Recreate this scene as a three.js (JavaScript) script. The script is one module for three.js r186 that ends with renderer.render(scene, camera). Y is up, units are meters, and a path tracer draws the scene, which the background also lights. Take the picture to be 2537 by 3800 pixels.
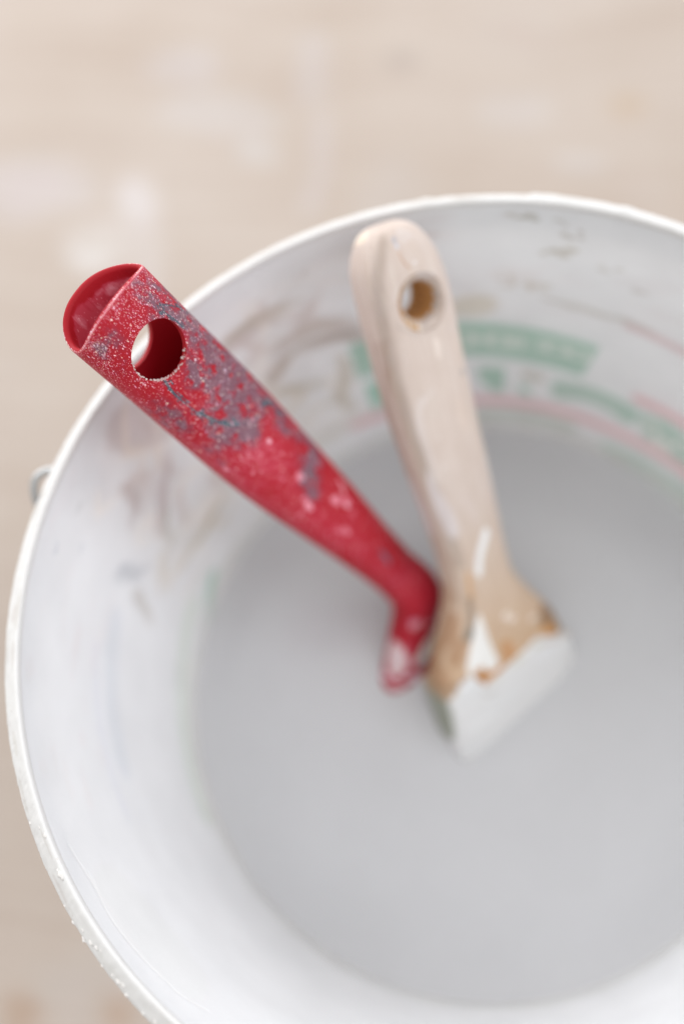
import * as THREE from 'three';
import { mergeGeometries, mergeVertices } from 'three/addons/utils/BufferGeometryUtils.js';
import { ImprovedNoise } from 'three/addons/math/ImprovedNoise.js';
import { RectAreaLightUniformsLib } from 'three/addons/lights/RectAreaLightUniformsLib.js';
import { Brush, Evaluator, SUBTRACTION } from 'three-bvh-csg';

// ---------------------------------------------------------------- camera, light, exposure
const TOP = 0.27;                                   // height of the bucket's rim above the floor, metres
const scene = new THREE.Scene();
const camera = new THREE.PerspectiveCamera(54.4322, 683 / 1024, 0.02, 20);
camera.filmGauge = 36;                              // a 35 mm lens on a 24 x 36 mm frame held upright
camera.position.set(0, TOP + 0.29375823, 0.08557264);
camera.quaternion.setFromRotationMatrix(new THREE.Matrix4().makeBasis(
  new THREE.Vector3(0.98622, -0.110231, -0.123365), new THREE.Vector3(-0.075901, 0.361097, -0.929434), new THREE.Vector3(0.147, 0.92599, 0.347755)));
camera.focus = 0.288;
camera.userData.fStop = 2.35;
scene.add(camera);

RectAreaLightUniformsLib.init();
function areaLight(color, intensity, w, h, from, to) {
  const l = new THREE.RectAreaLight(color, intensity, w, h);
  l.position.set(...from); l.lookAt(...to); scene.add(l);
  return l;
}
scene.background = new THREE.Color().setRGB(0.91, 0.905, 0.90);                                     // the pale room around
areaLight(new THREE.Color().setRGB(0.97, 0.985, 1.02), 6.0, 2.2, 1.5, [-1.35, 1.45, -1.7], [0, 0.25, 0]);    // a big window beyond the bucket, to the left
areaLight(new THREE.Color().setRGB(0.93, 0.98, 1.07), 2.8, 1.6, 1.5, [1.8, 1.4, -0.1], [0, 0.2, 0]);        // unseen light added on the right to brighten the left inner wall
areaLight(new THREE.Color().setRGB(1, 0.98, 0.96), 0.3, 3.2, 3.2, [0.2, 2.4, 0.2], [0.2, 0, 0.2]);          // white ceiling

const renderer = new THREE.WebGLRenderer({ antialias: true });
renderer.toneMapping = THREE.LinearToneMapping;
renderer.toneMappingExposure = 1.03;
renderer.shadowMap.enabled = true;
renderer.setSize(683, 1024);

// ---------------------------------------------------------------- helpers
const perlin = new ImprovedNoise();
const noise = (x, y, z = 0) => perlin.noise(x + 31.7, y + 17.3, z + 5.1);
const fbm = (x, y, z = 0, n = 4) => { let s = 0, a = 0.5; for (let i = 0; i < n; i++) { s += a * noise(x, y, z); x *= 2.03; y *= 2.03; z *= 2.03; a *= 0.5; } return s; };
let seed = 7;
const rnd = () => { seed = (seed + 0x6d2b79f5) | 0; let t = Math.imul(seed ^ (seed >>> 15), 1 | seed); t = (t + Math.imul(t ^ (t >>> 7), 61 | t)) ^ t; return ((t ^ (t >>> 14)) >>> 0) / 4294967296; };
const R = (a, b) => a + (b - a) * rnd();
const V = (x, y, z) => new THREE.Vector3(x, y, z);
const W = (x, y, z) => V(x, y + TOP, z);            // measured from the middle of the rim
const DEG = Math.PI / 180;
function lerpTable(t, x) {
  if (x <= t[0][0]) return t[0][1];
  for (let i = 1; i < t.length; i++) if (x <= t[i][0]) { let f = (x - t[i - 1][0]) / (t[i][0] - t[i - 1][0]); f = f * f * (3 - 2 * f) * 0.6 + f * 0.4; return t[i - 1][1] + (t[i][1] - t[i - 1][1]) * f; }
  return t[t.length - 1][1];
}
const smoothTable = (t, x, d = 7) => { let s = 0; for (let k = -3; k <= 3; k++) s += lerpTable(t, x + (k * d) / 3); return s / 7; };
function mesh(name, geometry, material, parent = scene) {
  const m = new THREE.Mesh(geometry, material);
  m.name = name; m.castShadow = m.receiveShadow = true; parent.add(m);
  return m;
}
function tag(o, label, category) { o.userData = { ...o.userData, label, category }; return o; }
function canvas(w, h) { const c = document.createElement('canvas'); c.width = w; c.height = h; return [c, c.getContext('2d')]; }
function texture(c, srgb = true) {
  const t = new THREE.CanvasTexture(c);
  if (srgb) t.colorSpace = THREE.SRGBColorSpace;
  t.wrapS = t.wrapT = THREE.RepeatWrapping; t.magFilter = THREE.LinearFilter;
  return t;
}
// every pixel of a canvas through f(x, y, [r, g, b]) -> changes the colour in place
function shadeCanvas(c, g, f) {
  const im = g.getImageData(0, 0, c.width, c.height), d = im.data, p = [0, 0, 0];
  for (let y = 0, i = 0; y < c.height; y++) for (let x = 0; x < c.width; x++, i += 4) {
    p[0] = d[i]; p[1] = d[i + 1]; p[2] = d[i + 2]; f(x, y, p);
    for (let k = 0; k < 3; k++) d[i + k] = Math.max(0, Math.min(255, p[k]));
  }
  g.putImageData(im, 0, 0);
}
// soft shapes are drawn small on a scratch canvas and enlarged, which blurs them by about `soft` pixels
const [scratch, sg] = canvas(512, 512);
function drawSoft(g, pts, pad, soft, draw) {
  if (soft < 1.5) { g.save(); draw(g); g.restore(); return; }
  let x0 = 1e9, y0 = 1e9, x1 = -1e9, y1 = -1e9;
  for (const [x, y] of pts) { x0 = Math.min(x0, x); y0 = Math.min(y0, y); x1 = Math.max(x1, x); y1 = Math.max(y1, y); }
  const m = pad + soft * 2.5; x0 -= m; y0 -= m; x1 += m; y1 += m;
  const k = Math.min(1 / (soft * 0.9), 500 / (x1 - x0), 500 / (y1 - y0)), w = Math.ceil((x1 - x0) * k), h = Math.ceil((y1 - y0) * k);
  sg.setTransform(1, 0, 0, 1, 0, 0); sg.clearRect(0, 0, w + 4, h + 4); sg.setTransform(k, 0, 0, k, -x0 * k, -y0 * k);
  sg.save(); draw(sg); sg.restore();
  g.imageSmoothingEnabled = true; g.imageSmoothingQuality = 'medium';
  g.drawImage(scratch, 0, 0, w, h, x0, y0, w / k, h / k);
}
function blob(g, pts, color, soft = 0) {              // a closed patch with smooth, slightly uneven edges
  drawSoft(g, pts, 0, soft, (c) => {
    c.fillStyle = color; c.beginPath();
    const n = pts.length;
    for (let i = 0; i <= n; i++) {
      const a = pts[i % n], b = pts[(i + 1) % n], mx = (a[0] + b[0]) / 2, my = (a[1] + b[1]) / 2;
      if (!i) c.moveTo(mx, my); else c.quadraticCurveTo(a[0], a[1], mx, my);
    }
    c.closePath(); c.fill();
  });
}
function poly(g, pts, color, soft = 0) {
  drawSoft(g, pts, 0, soft, (c) => { c.fillStyle = color; c.beginPath(); pts.forEach((p, i) => (i ? c.lineTo(...p) : c.moveTo(...p))); c.closePath(); c.fill(); });
}
function stroke(g, pts, width, color, soft = 0) {
  drawSoft(g, pts, width / 2, soft, (c) => {
    c.strokeStyle = color; c.lineWidth = width; c.lineCap = c.lineJoin = 'round'; c.beginPath();
    pts.forEach((p, i) => { if (!i) c.moveTo(...p); else if (i < pts.length - 1) c.quadraticCurveTo(p[0], p[1], (p[0] + pts[i + 1][0]) / 2, (p[1] + pts[i + 1][1]) / 2); else c.lineTo(...p); });
    c.stroke();
  });
}
function lump(g, x, y, rx, ry, color, soft = 0, turn = 0) {
  const pts = [], k = 11;
  for (let i = 0; i < k; i++) { const a = (i / k) * 2 * Math.PI, r = R(0.75, 1.2), px = Math.cos(a) * rx * r, py = Math.sin(a) * ry * r; pts.push([x + px * Math.cos(turn) - py * Math.sin(turn), y + px * Math.sin(turn) + py * Math.cos(turn)]); }
  blob(g, pts, color, soft);
}
function grid(rows, cols, at, uvAt) {                 // (rows + 1) x (cols + 1) points; normals are computed with seams welded where positions meet
  const pos = [], uv = [], idx = [];
  for (let i = 0; i <= rows; i++) for (let j = 0; j <= cols; j++) { const p = at(i, j); pos.push(p.x, p.y, p.z); uv.push(...uvAt(i, j)); }
  for (let i = 0; i < rows; i++) for (let j = 0; j < cols; j++) {
    const a = i * (cols + 1) + j, b = a + 1, c = a + cols + 1, d = c + 1;
    idx.push(a, b, c, b, d, c);
  }
  const g = new THREE.BufferGeometry();
  g.setAttribute('position', new THREE.Float32BufferAttribute(pos, 3));
  g.setAttribute('uv', new THREE.Float32BufferAttribute(uv, 2));
  g.setIndex(idx); g.computeVertexNormals();
  const n = g.attributes.normal;                      // weld the seam's normals
  for (let i = 0; i <= rows; i++) {
    const a = i * (cols + 1), b = a + cols;
    if (Math.hypot(pos[a * 3] - pos[b * 3], pos[a * 3 + 1] - pos[b * 3 + 1], pos[a * 3 + 2] - pos[b * 3 + 2]) < 1e-7) {
      const m = V(n.getX(a) + n.getX(b), n.getY(a) + n.getY(b), n.getZ(a) + n.getZ(b)).normalize();
      n.setXYZ(a, m.x, m.y, m.z); n.setXYZ(b, m.x, m.y, m.z);
    }
  }
  return g;
}
const spow = (x, p) => Math.sign(x) * Math.pow(Math.abs(x), p);
// rings: {c, w, n, hw, ht, e, u}: superellipse sections across a spine, listed from the tip down; the ring starts at the middle of the back
function ringPoint(r, k, K) {
  const a = -Math.PI / 2 + (k / K) * 2 * Math.PI;
  return r.c.clone().addScaledVector(r.w, r.hw * spow(Math.cos(a), 2 / r.e)).addScaledVector(r.n, r.ht * spow(Math.sin(a), 2 / r.e) + (r.dn || 0));
}
function ringV(ref, K) {                              // arc length share round a reference section
  const r = { c: V(0, 0, 0), w: V(1, 0, 0), n: V(0, 1, 0), ...ref }, L = [0];
  for (let k = 1; k <= K; k++) L.push(L[k - 1] + ringPoint(r, k, K).distanceTo(ringPoint(r, k - 1, K)));
  return L.map((x) => x / L[K]);
}
function sweep(rings, K, vs, lip) {
  return grid(rings.length - 1, K, (i, j) => { const p = ringPoint(rings[i], j, K); return lip ? lip(p, i, j) : p; }, (i, j) => [rings[i].u, vs[j]]);
}

// ---------------------------------------------------------------- floor
{
  const S = 1024, SPAN = 1.5, X0 = -0.9, Z0 = -1.05;   // the sheet of colour covers x -0.9..0.6, z -1.05..0.45
  const [c, g] = canvas(S, S), m = S / SPAN, P = (x, z) => [(x - X0) * m, (z - Z0) * m];
  g.fillStyle = 'rgb(174,157,144)'; g.fillRect(0, 0, S, S);
  // dirt, knots and plaster splashes trodden into the boards
  g.globalAlpha = 0.62;
  const splash = (x, z, rx, rz, col, soft = 6, turn = 0) => lump(g, ...P(x, z), rx * m, rz * m, col, soft, turn);
  for (let i = 0; i < 60; i++) splash(R(-0.85, 0.55), R(-1, 0.4), R(0.01, 0.05), R(0.01, 0.035), `rgba(186,176,173,${R(0.08, 0.28)})`, 10, R(0, 3));
  splash(-0.286, -0.314, 0.028, 0.024, 'rgba(198,190,186,0.6)', 7);
  splash(-0.292, -0.300, 0.016, 0.010, 'rgba(204,198,195,0.6)', 4);
  stroke(g, [P(-0.269, -0.356), P(-0.258, -0.33), P(-0.249, -0.308), P(-0.246, -0.27)], 0.024 * m, 'rgba(194,186,184,0.55)', 8);
  stroke(g, [P(-0.272, -0.362), P(-0.262, -0.345)], 0.026 * m, 'rgba(200,193,192,0.5)', 7);
  splash(-0.213, -0.428, 0.055, 0.020, 'rgba(184,180,181,0.45)', 9, 0.2);
  splash(-0.185, -0.397, 0.02, 0.012, 'rgba(190,187,188,0.6)', 6, 0.5);
  stroke(g, [P(-0.158, -0.50), P(-0.155, -0.475), P(-0.152, -0.45)], 0.022 * m, 'rgba(184,177,181,0.45)', 7);
  stroke(g, [P(-0.142, -0.43), P(-0.14, -0.406), P(-0.135, -0.38), P(-0.14, -0.35)], 0.012 * m, 'rgba(186,179,182,0.5)', 5);
  splash(-0.005, -0.44, 0.03, 0.016, 'rgba(184,176,174,0.5)', 8);
  splash(-0.346, -0.361, 0.05, 0.03, 'rgba(188,182,185,0.45)', 10);
  splash(-0.255, -0.477, 0.03, 0.02, 'rgba(184,178,182,0.5)', 9);
  splash(0.042, -0.394, 0.018, 0.008, 'rgba(184,178,178,0.45)', 5);
  splash(-0.20, 0.155, 0.03, 0.02, 'rgba(172,160,156,0.3)', 10);
  const [k1, k2, k3, k4] = [P(-0.091, -0.484), P(0.073, -0.446), P(-0.223, 0.17), P(-0.172, 0.163)];
  for (const [p, col, r, o] of [[k1, '148,130,120', 0.012, 0.5], [k2, '168,140,114', 0.011, 0.5], [k3, '152,116,92', 0.010, 0.45], [k4, '156,118,92', 0.008, 0.3]]) {
    lump(g, p[0], p[1], r * 1.7 * m, r * 1.25 * m, `rgba(${col},0.3)`, 6); lump(g, p[0], p[1], r * m, r * 0.85 * m, `rgba(${col},${o})`, 3);
  }
  g.globalAlpha = 1;
  shadeCanvas(c, g, (x, y, p) => {
    const wx = x / m, wz = y / m, warp = 0.02 * noise(wx * 6, wz * 6, 2);
    const grain = fbm(wx * 5, (wz + warp) * 95, 1, 3) * 9 + fbm(wx * 2.2, (wz + warp * 2) * 16, 4, 2) * 7, mottle = fbm(wx * 9, wz * 9, 8, 3) * 10;
    const grit = (((x * 374761 + y * 668265) ^ (x * y)) & 63) / 63 - 0.5;
    p[0] += grain * 0.8 + mottle * 0.8 + grit * 4; p[1] += grain + mottle + grit * 4; p[2] += grain * 1.1 + mottle * 1.2 + grit * 4;
  });
  const map = texture(c); map.wrapS = map.wrapT = THREE.MirroredRepeatWrapping;
  const geo = new THREE.BoxGeometry(7, 0.02, 7);
  const p = geo.attributes.position, uv = geo.attributes.uv;
  for (let i = 0; i < p.count; i++) uv.setXY(i, (p.getX(i) - X0) / SPAN, 1 - (p.getZ(i) - Z0) / SPAN);
  const floor = mesh('floor', geo, new THREE.MeshStandardMaterial({ map, color: new THREE.Color().setRGB(0.89, 0.935, 0.965), roughness: 0.8 }));
  floor.position.y = -0.01;
  floor.userData = { kind: 'structure', label: 'pale wooden floor with plaster splashes and brown knots' };
}

// ---------------------------------------------------------------- bucket
const PAINT_Y = -0.1325;                             // level of the paint below the rim
const wallR = (y) => 0.1438 + 0.169 * y;            // inner radius at y below the rim
const bucket = new THREE.Group(); bucket.name = 'paint_bucket'; scene.add(bucket);
tag(bucket, 'white plastic bucket holding pale paint and two brushes', 'bucket');
{
  // wall texture: u goes once round, the way print reads from outside; v from the floor to the rim
  const CW = 2048, CH = 1024, U = (th) => (1 - th / 360) * CW, Y = (mm) => (mm / 270) * CH;
  const [c, g] = canvas(CW, CH), [hc, h] = canvas(CW / 2, CH / 2); h.scale(0.5, 0.5);
  const Q = (th, mm) => [U(th), Y(mm)], QS = (l) => l.map((a) => Q(...a));
  g.fillStyle = 'rgb(240,241,242)'; g.fillRect(0, 0, CW, CH);
  h.fillStyle = 'rgb(90,90,90)'; h.fillRect(0, 0, CW, CH);
  // printed label
  const GREEN = 'rgba(188,214,201,0.95)', PALE = 'rgba(212,227,218,0.8)', PINK = 'rgba(238,204,208,0.95)', WHITE = 'rgba(240,240,236,0.8)';
  poly(g, QS([[242.3, 58], [252, 58.5], [262.3, 58.5], [271.7, 60.7], [280.2, 62.6], [286.6, 63.8], [284.9, 84.4], [277.3, 82.7], [269.9, 81], [263, 79.5], [252, 80], [242.6, 80]]), GREEN, 1);
  g.font = `bold ${Y(10)}px sans-serif`; g.textAlign = 'center'; g.textBaseline = 'middle'; g.fillStyle = WHITE;
  for (const [ch, th, mm] of [['O', 283.4, 71.8], ['C', 280, 71], ['E', 277, 70.6], ['R', 272.2, 70.8], ['O', 269.1, 70.2], ['H', 266, 69.5], ['O', 262.8, 69], ['N', 259.6, 68.8], ['E', 254, 68.6], ['R', 251, 68.6]]) {
    g.fillText(ch, U(th), Y(mm));
  }
  poly(g, QS([[265.4, 87.3], [270.6, 87.5], [270.8, 104.2], [268.8, 104.4], [266, 96]]), GREEN, 1);
  poly(g, QS([[243.5, 86], [247, 85.5], [247.5, 100], [244.2, 106]]), 'rgba(182,219,204,0.95)', 1);
  poly(g, QS([[249, 88], [254, 88], [253.5, 105], [249.5, 105]]), GREEN, 1);
  poly(g, QS([[256, 87], [263.5, 88], [263, 92], [258.5, 93], [259, 105], [256.5, 105]]), GREEN, 1);
  poly(g, QS([[273.6, 88.6], [278.2, 90], [278, 94], [274, 93]]), 'rgba(205,202,192,0.95)', 2);
  poly(g, QS([[273.4, 98], [275.2, 98.6], [276.8, 105.2], [273.8, 104]]), GREEN, 1);
  blob(g, QS([[279.7, 90.9], [282.7, 90.5], [288.5, 88.8], [294.9, 91], [297.6, 92], [296.9, 103], [294, 103.4], [292.4, 99.8], [285.8, 98.2], [280.5, 105], [279.8, 97]]), 'rgba(190,213,201,0.9)', 3); stroke(g, QS([[284, 94], [286, 92], [291, 94.5], [294, 97]]), 5, 'rgba(230,232,228,0.7)', 3); stroke(g, QS([[281, 100], [283, 95]]), 5, 'rgba(230,232,228,0.6)', 3);
  poly(g, QS([[297, 93], [301.6, 88.5], [309, 90], [313, 94], [312, 106], [306, 107], [299, 105]]), 'rgba(196,216,206,0.9)', 3);
  for (const [a, b, r] of [[300.5, 96, 1.6], [304, 102, 1.3], [307, 95.5, 1.6], [302.6, 104, 1.2]]) stroke(g, [Q(a - r, b + 5), Q(a - r * 0.2, b - 5), Q(a + r, b + 5)], 7, WHITE, 1);
  stroke(g, QS([[240, 109.6], [250, 110.2], [264.8, 110.5], [273, 110.9], [279.2, 111.3], [287.3, 111.7], [295.5, 112], [302.2, 111.2], [311, 109.6], [330, 110]]), Y(5.6), PINK, 2);
  stroke(g, QS([[296.2, 85], [305.4, 83.8], [318, 84]]), Y(5), PINK, 2);
  stroke(g, QS([[290.5, 47.1], [300.2, 48.2], [312, 48.6]]), Y(3.6), 'rgba(228,206,208,0.9)', 2);
  stroke(g, QS([[265.3, 120.5], [275, 120], [284.6, 119.6]]), Y(6), 'rgba(208,216,208,0.8)', 3);
  poly(g, QS([[291.9, 121.5], [298.2, 119.4], [311.5, 117.6], [325, 117], [325, 136], [312.7, 134], [301.6, 136], [293.7, 131]]), 'rgba(204,222,213,0.7)', 4);
  poly(g, QS([[294, 126], [298, 124], [299, 130], [295, 132]]), 'rgba(214,216,210,0.8)', 3);
  // label's other end and the green line low on the left
  stroke(g, QS([[196, 118.5], [192.9, 122], [190.4, 128], [189, 131]]), Y(5), 'rgba(186,216,202,0.9)', 3);
  stroke(g, QS([[188, 112], [180, 114], [170.7, 117], [160, 118], [148, 119]]), Y(8), 'rgba(226,234,225,0.8)', 4);
  stroke(g, QS([[178, 125], [166, 127], [150, 128], [138, 129]]), Y(4), 'rgba(236,233,220,0.7)', 4);
  stroke(g, QS([[177.1, 55.6], [165.8, 56.1], [156.4, 58.2]]), Y(10), 'rgba(222,226,232,0.55)', 12);
  stroke(g, QS([[172, 44], [160, 46], [148, 50]]), Y(5), 'rgba(232,234,239,0.6)', 8);
  // dried plaster smears, grime, and painted relief shading in mauve and taupe; same in relief
  const smearOrShade = (pts, w, col, rel = 60, soft = 5) => { g.globalAlpha = 0.36; const path = new THREE.CatmullRomCurve3(pts.map(([a, b]) => V(U(a), Y(b), 0))), steps = 3 + Math.round(path.getLength() / (Y(w) * 0.45)); for (let i = 0; i <= steps; i++) { const q = path.getPoint(i / steps), d = Y(w) * R(0.25, 0.75) * (0.6 + 0.4 * Math.sin((Math.PI * i) / steps)); const tg = path.getTangent(i / steps); lump(g, q.x + R(-0.3, 0.3) * Y(w), q.y + R(-0.35, 0.35) * Y(w), d * R(1.6, 3), d * 0.6, col, soft * 0.7, Math.atan2(tg.y, tg.x) + R(-0.25, 0.25)); } g.globalAlpha = 1; const t = Math.round(90 + rel * 0.4); stroke(h, QS(pts), Y(w * 0.8), `rgba(${t},${t},${t},0.8)`, 6); };
  const MAUVE = 'rgba(212,202,200,0.85)', TAUPE = 'rgba(203,194,184,0.9)', PLASTER = 'rgba(246,242,238,0.95)';
  for (let i = 0; i < 70; i++) { const t = R(0, 12); lump(g, U(R(150, 330)), Y(R(2, 50)), R(6, 34), R(4, 16), `rgba(${228 + t},${222 + t},${221 + t},${R(0.12, 0.3)})`, 7, R(-0.6, 0.6)); }
  for (let i = 0; i < 34; i++) { const th = R(192, 250), y0 = R(4, 88); smearOrShade([[th, y0], [th + R(-3, 3), y0 + R(4, 9)], [th + R(-4, 6), y0 + R(10, 20)]], R(2, 7), i % 3 ? PLASTER : 'rgba(222,212,209,0.7)', R(40, 120)); }
  for (let i = 0; i < 14; i++) { const th = R(184, 236), y0 = R(60, 112); smearOrShade([[th, y0], [th + R(1, 5), y0 + R(-4, 4)], [th + R(5, 12), y0 + R(-6, 6)]], R(3, 8), i % 2 ? PLASTER : 'rgba(224,218,206,0.7)', R(30, 90)); }
  smearOrShade([[223.6, 24], [228, 21.5], [232.7, 22.5]], 6.5, TAUPE, -40);
  smearOrShade([[216, 36], [223, 27], [227, 26]], 6, MAUVE, -40);
  smearOrShade([[227.1, 56], [230, 51], [233.6, 47.3], [240.6, 50], [244, 55]], 5, TAUPE, -50);
  smearOrShade([[232, 40], [238, 41], [244, 46]], 7, 'rgba(212,203,196,0.9)', -40);
  smearOrShade([[237, 49.5], [241, 51], [246, 55.5]], 7, 'rgba(198,186,180,0.8)', -30);
  smearOrShade([[227.4, 63.5], [231, 68], [233.8, 71.5]], 6, 'rgba(212,206,194,0.9)', -40);
  smearOrShade([[240.2, 63.7], [241, 72], [239.3, 85.4], [240, 99]], 5, 'rgba(214,205,192,0.9)', -30);
  blob(g, QS([[202.8, 3], [207, 8], [210, 22], [210.4, 40], [205.5, 37], [203, 30], [199.9, 20.6], [199, 10]]), 'rgba(214,204,202,0.6)', 8);
  smearOrShade([[206, 6], [203.5, 14], [201.5, 22], [203, 30]], 3, 'rgba(240,232,224,1)', 130);
  smearOrShade([[208, 26], [205, 36], [203, 44]], 2.5, 'rgba(240,232,224,1)', 120);
  smearOrShade([[197.5, 33], [197.1, 41], [193.8, 46]], 6, 'rgba(208,198,196,0.85)', -30);
  smearOrShade([[205, 46], [200, 56], [196, 66]], 6, 'rgba(214,203,202,0.85)', -30);
  smearOrShade([[199, 62], [197, 66], [195, 76]], 4, 'rgba(204,202,196,0.85)', -30);
  smearOrShade([[184.4, 50.3], [186, 54], [187, 60], [188.8, 68]], 5, 'rgba(204,206,210,0.9)', -30, 4);
  smearOrShade([[184, 66], [183, 74], [181.4, 81.6]], 4.5, 'rgba(212,208,204,0.9)', -30, 4);
  smearOrShade([[207.9, 91.9], [204, 93], [200.1, 93]], 8, 'rgba(214,206,192,0.9)', -30, 4);
  smearOrShade([[221, 104], [232, 108], [241, 107]], 9, 'rgba(226,222,214,0.9)', 30, 5);
  blob(g, QS([[261, 44], [266, 43], [269, 46], [268, 54], [263, 56], [258, 52]]), 'rgba(224,216,204,0.7)', 5);
  for (const [th, y, rx, ry, col] of [[270.8, 3, 12, 4, '176,172,160'], [274, 3.2, 14, 6, '170,167,155'], [277, 5, 5, 3, '176,172,165'], [278.5, 9.5, 9, 8, '182,176,168'], [277.4, 18, 13, 8, '186,178,164'], [275.4, 20, 6, 5, '190,184,172'], [272, 37, 13, 6, '200,188,174'], [275, 37.6, 11, 8, '196,186,172'], [269.6, 34, 7, 5, '206,197,186'], [258, 10, 6, 4, '200,188,184'], [247, 9, 8, 5, '196,186,184'], [238, 11, 5, 4, '200,190,188'], [285, 22, 8, 6, '206,202,196'], [290, 28, 10, 6, '204,200,196'], [183, 9, 5, 4, '202,206,214'], [185, 22, 5, 4, '206,208,214'], [190, 14, 7, 5, '208,210,210']]) {
    for (let i = 0; i < 5; i++) lump(g, U(th) + R(-rx, rx), Y(y) + R(-ry, ry), rx * R(0.25, 0.6), ry * R(0.25, 0.7), `rgba(${col},0.5)`, 2.5);
  }
  smearOrShade([[276, 43.3], [280, 45], [287, 44.6], [294, 45]], 3.5, 'rgba(206,203,196,0.8)', -20, 4);
  for (let k = 0; k < 150; k++) { const th = (k / 150) * 360, t = Math.round(R(220, 232)); lump(g, U(th), Y(129 + R(-3, 3)), R(20, 40), Y(R(3, 7)), `rgba(${t},${t},${t - 3},0.3)`, 6); }
  // thin skins of plaster with a crisp edge on the near wall
  const edge = (pts, w) => { stroke(g, QS(pts), w, 'rgba(243,243,243,0.95)', 0.6); stroke(h, QS(pts), w * 1.6, 'rgba(126,126,126,0.8)', 2); };
  edge([[143.5, 5], [141, 7], [137, 8.5], [133.6, 10.8]], 3); edge([[139.6, 8.8], [136.5, 8.2], [134.5, 7], [132, 7.2], [128, 8.4], [125.2, 9.6]], 4); edge([[136, 9.5], [133, 9], [129, 10.5]], 2.5); edge([[124.4, 10.4], [123.4, 9.2], [121.5, 11.4], [119, 15]], 3); edge([[139, 10], [138, 8.6], [135, 9.4]], 2.5);
  blob(h, QS([[140, 8.6], [132, 7.4], [124, 10], [119, 15], [121, 34], [132, 40], [142, 26]]), 'rgba(97,97,97,0.9)', 3);
  blob(g, QS([[140, 8.6], [132, 7.4], [124, 10], [119, 15], [121, 34], [132, 40], [142, 26]]), 'rgba(238,239,239,0.5)', 5);
  shadeCanvas(c, g, (x, y, p) => {
    const k = fbm((x / CW) * 40, y / 60, 3, 3) * 8 + noise((x / CW) * 12, y / 150, 9) * 3, s = ((x * 7919 + y * 104729) ^ (x * y * 31)) & 31;
    for (let i = 0; i < 3; i++) p[i] += k + (s / 31 - 0.5) * 2;
  });
  shadeCanvas(hc, h, (x, y, p) => { const k = fbm((x / CW) * 120, y / 17, 13, 3) * 20; for (let i = 0; i < 3; i++) p[i] += k; });
  const plastic = new THREE.MeshPhysicalMaterial({ map: texture(c), bumpMap: texture(hc, false), bumpScale: 0.0011, roughness: 0.5, transmission: 0.3, thickness: 0 });

  // profile of the wall, from the inside top down, across the base, and up the outside
  const prof = [];
  for (let i = 0; i <= 24; i++) { const y = 0.0024 - (0.262 + 0.0024) * (i / 24); prof.push([wallR(y), y]); }
  prof.push([0.09, -0.265], [0.05, -0.2655], [0.002, -0.2655], [0.002, -0.269], [0.05, -0.2695], [0.094, -0.2698], [wallR(-0.262) + 0.0012, -0.2685]);
  for (let i = 0; i <= 12; i++) { const y = -0.264 + (0.264 - 0.004) * (i / 12); prof.push([wallR(y) + 0.0024, y]); }
  const N = 360;
  const at = (i, j) => { const th = (j / N) * 2 * Math.PI, [r, y] = prof[i]; return W(r * Math.cos(th), y, r * Math.sin(th)); };
  mesh('wall', grid(prof.length - 1, N, at, (i, j) => [1 - j / N, 1 + prof[i][1] / 0.27]), plastic, bucket);

  // rolled rim, coated with dried plaster
  const rp = [[wallR(0.001) + 0.0004, 0.0008], [wallR(0.0016) - 0.00005, 0.0016], [0.1440, 0.0024], [0.1441, 0.0030], [0.14425, 0.0035], [0.1445, 0.0038], [0.1449, 0.0039], [0.1454, 0.0037], [0.1461, 0.0032], [0.1468, 0.0026], [0.1476, 0.002], [0.1484, 0.0013], [0.1492, 0.0007], [0.1498, 0.0001], [0.1502, -0.0007], [0.1504, -0.0022], [0.1504, -0.006], [0.1502, -0.0105], [0.1497, -0.0116], [0.148, -0.012], [0.146, -0.012], [0.1448, -0.0115]];
  const RN = 1500;
  const rimGeo = grid(rp.length - 1, RN, (i, j) => {
    const th = ((j % RN) / RN) * 2 * Math.PI, x = Math.cos(th), z = Math.sin(th), [r, y] = rp[i];
    const coat = THREE.MathUtils.smoothstep(i, 6, 8) * (1 - THREE.MathUtils.smoothstep(i, 18, 20));
    const rough = coat * (0.00030 * fbm(x * 34, z * 34, i * 0.35, 3) + 0.00024 * Math.max(0, noise(x * 140, z * 140, i * 0.9)) + 0.00010 * noise(x * 330, z * 330, i * 1.7));
    const wob = 0.00025 * noise(x * 5, z * 5, 2) + 0.00022 * Math.max(0, fbm(x * 16, z * 16, 3) - 0.05) * 3;
    const deg = th / DEG, layer = coat * 0.0007 * THREE.MathUtils.smoothstep(deg, 271.6, 272.6) * (1 - THREE.MathUtils.smoothstep(deg, 318, 340)) + coat * 0.0006 * Math.exp(-(((deg - 257.8) / 0.7) ** 2)) + coat * 0.0005 * Math.exp(-(((deg - 285) / 0.9) ** 2));
    return W((r + rough * 0.7 + layer * 0.5) * x, y + rough * 0.8 + layer + (i > 2 && i < 12 ? wob : 0), (r + rough * 0.7 + layer * 0.5) * z);
  }, (i, j) => [(j / RN) * 40, i / 22]);
  const [rc, rg] = canvas(1024, 128);
  rg.fillStyle = 'rgb(204,203,201)'; rg.fillRect(0, 0, 1024, 128);
  for (let i = 0; i < 240; i++) lump(rg, R(0, 1024), R(0, 128), R(2, 12), R(1, 6), ((t) => `rgba(${t},${t - 2},${t - 5},0.4)`)(Math.round(R(190, 218))), 1);
  for (let i = 0; i < 26; i++) lump(rg, R(0, 1024), R(0, 70), R(0.6, 1.6), R(0.5, 1.2), 'rgba(150,138,126,0.7)');
  for (let i = 0; i < 40; i++) lump(rg, R(0, 1024), R(0, 90), R(4, 30), R(2, 9), `rgba(176,170,164,${R(0.1, 0.4)})`, 2);
  const rimMap = texture(rc); rimMap.repeat.set(0.1, 1);
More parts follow.
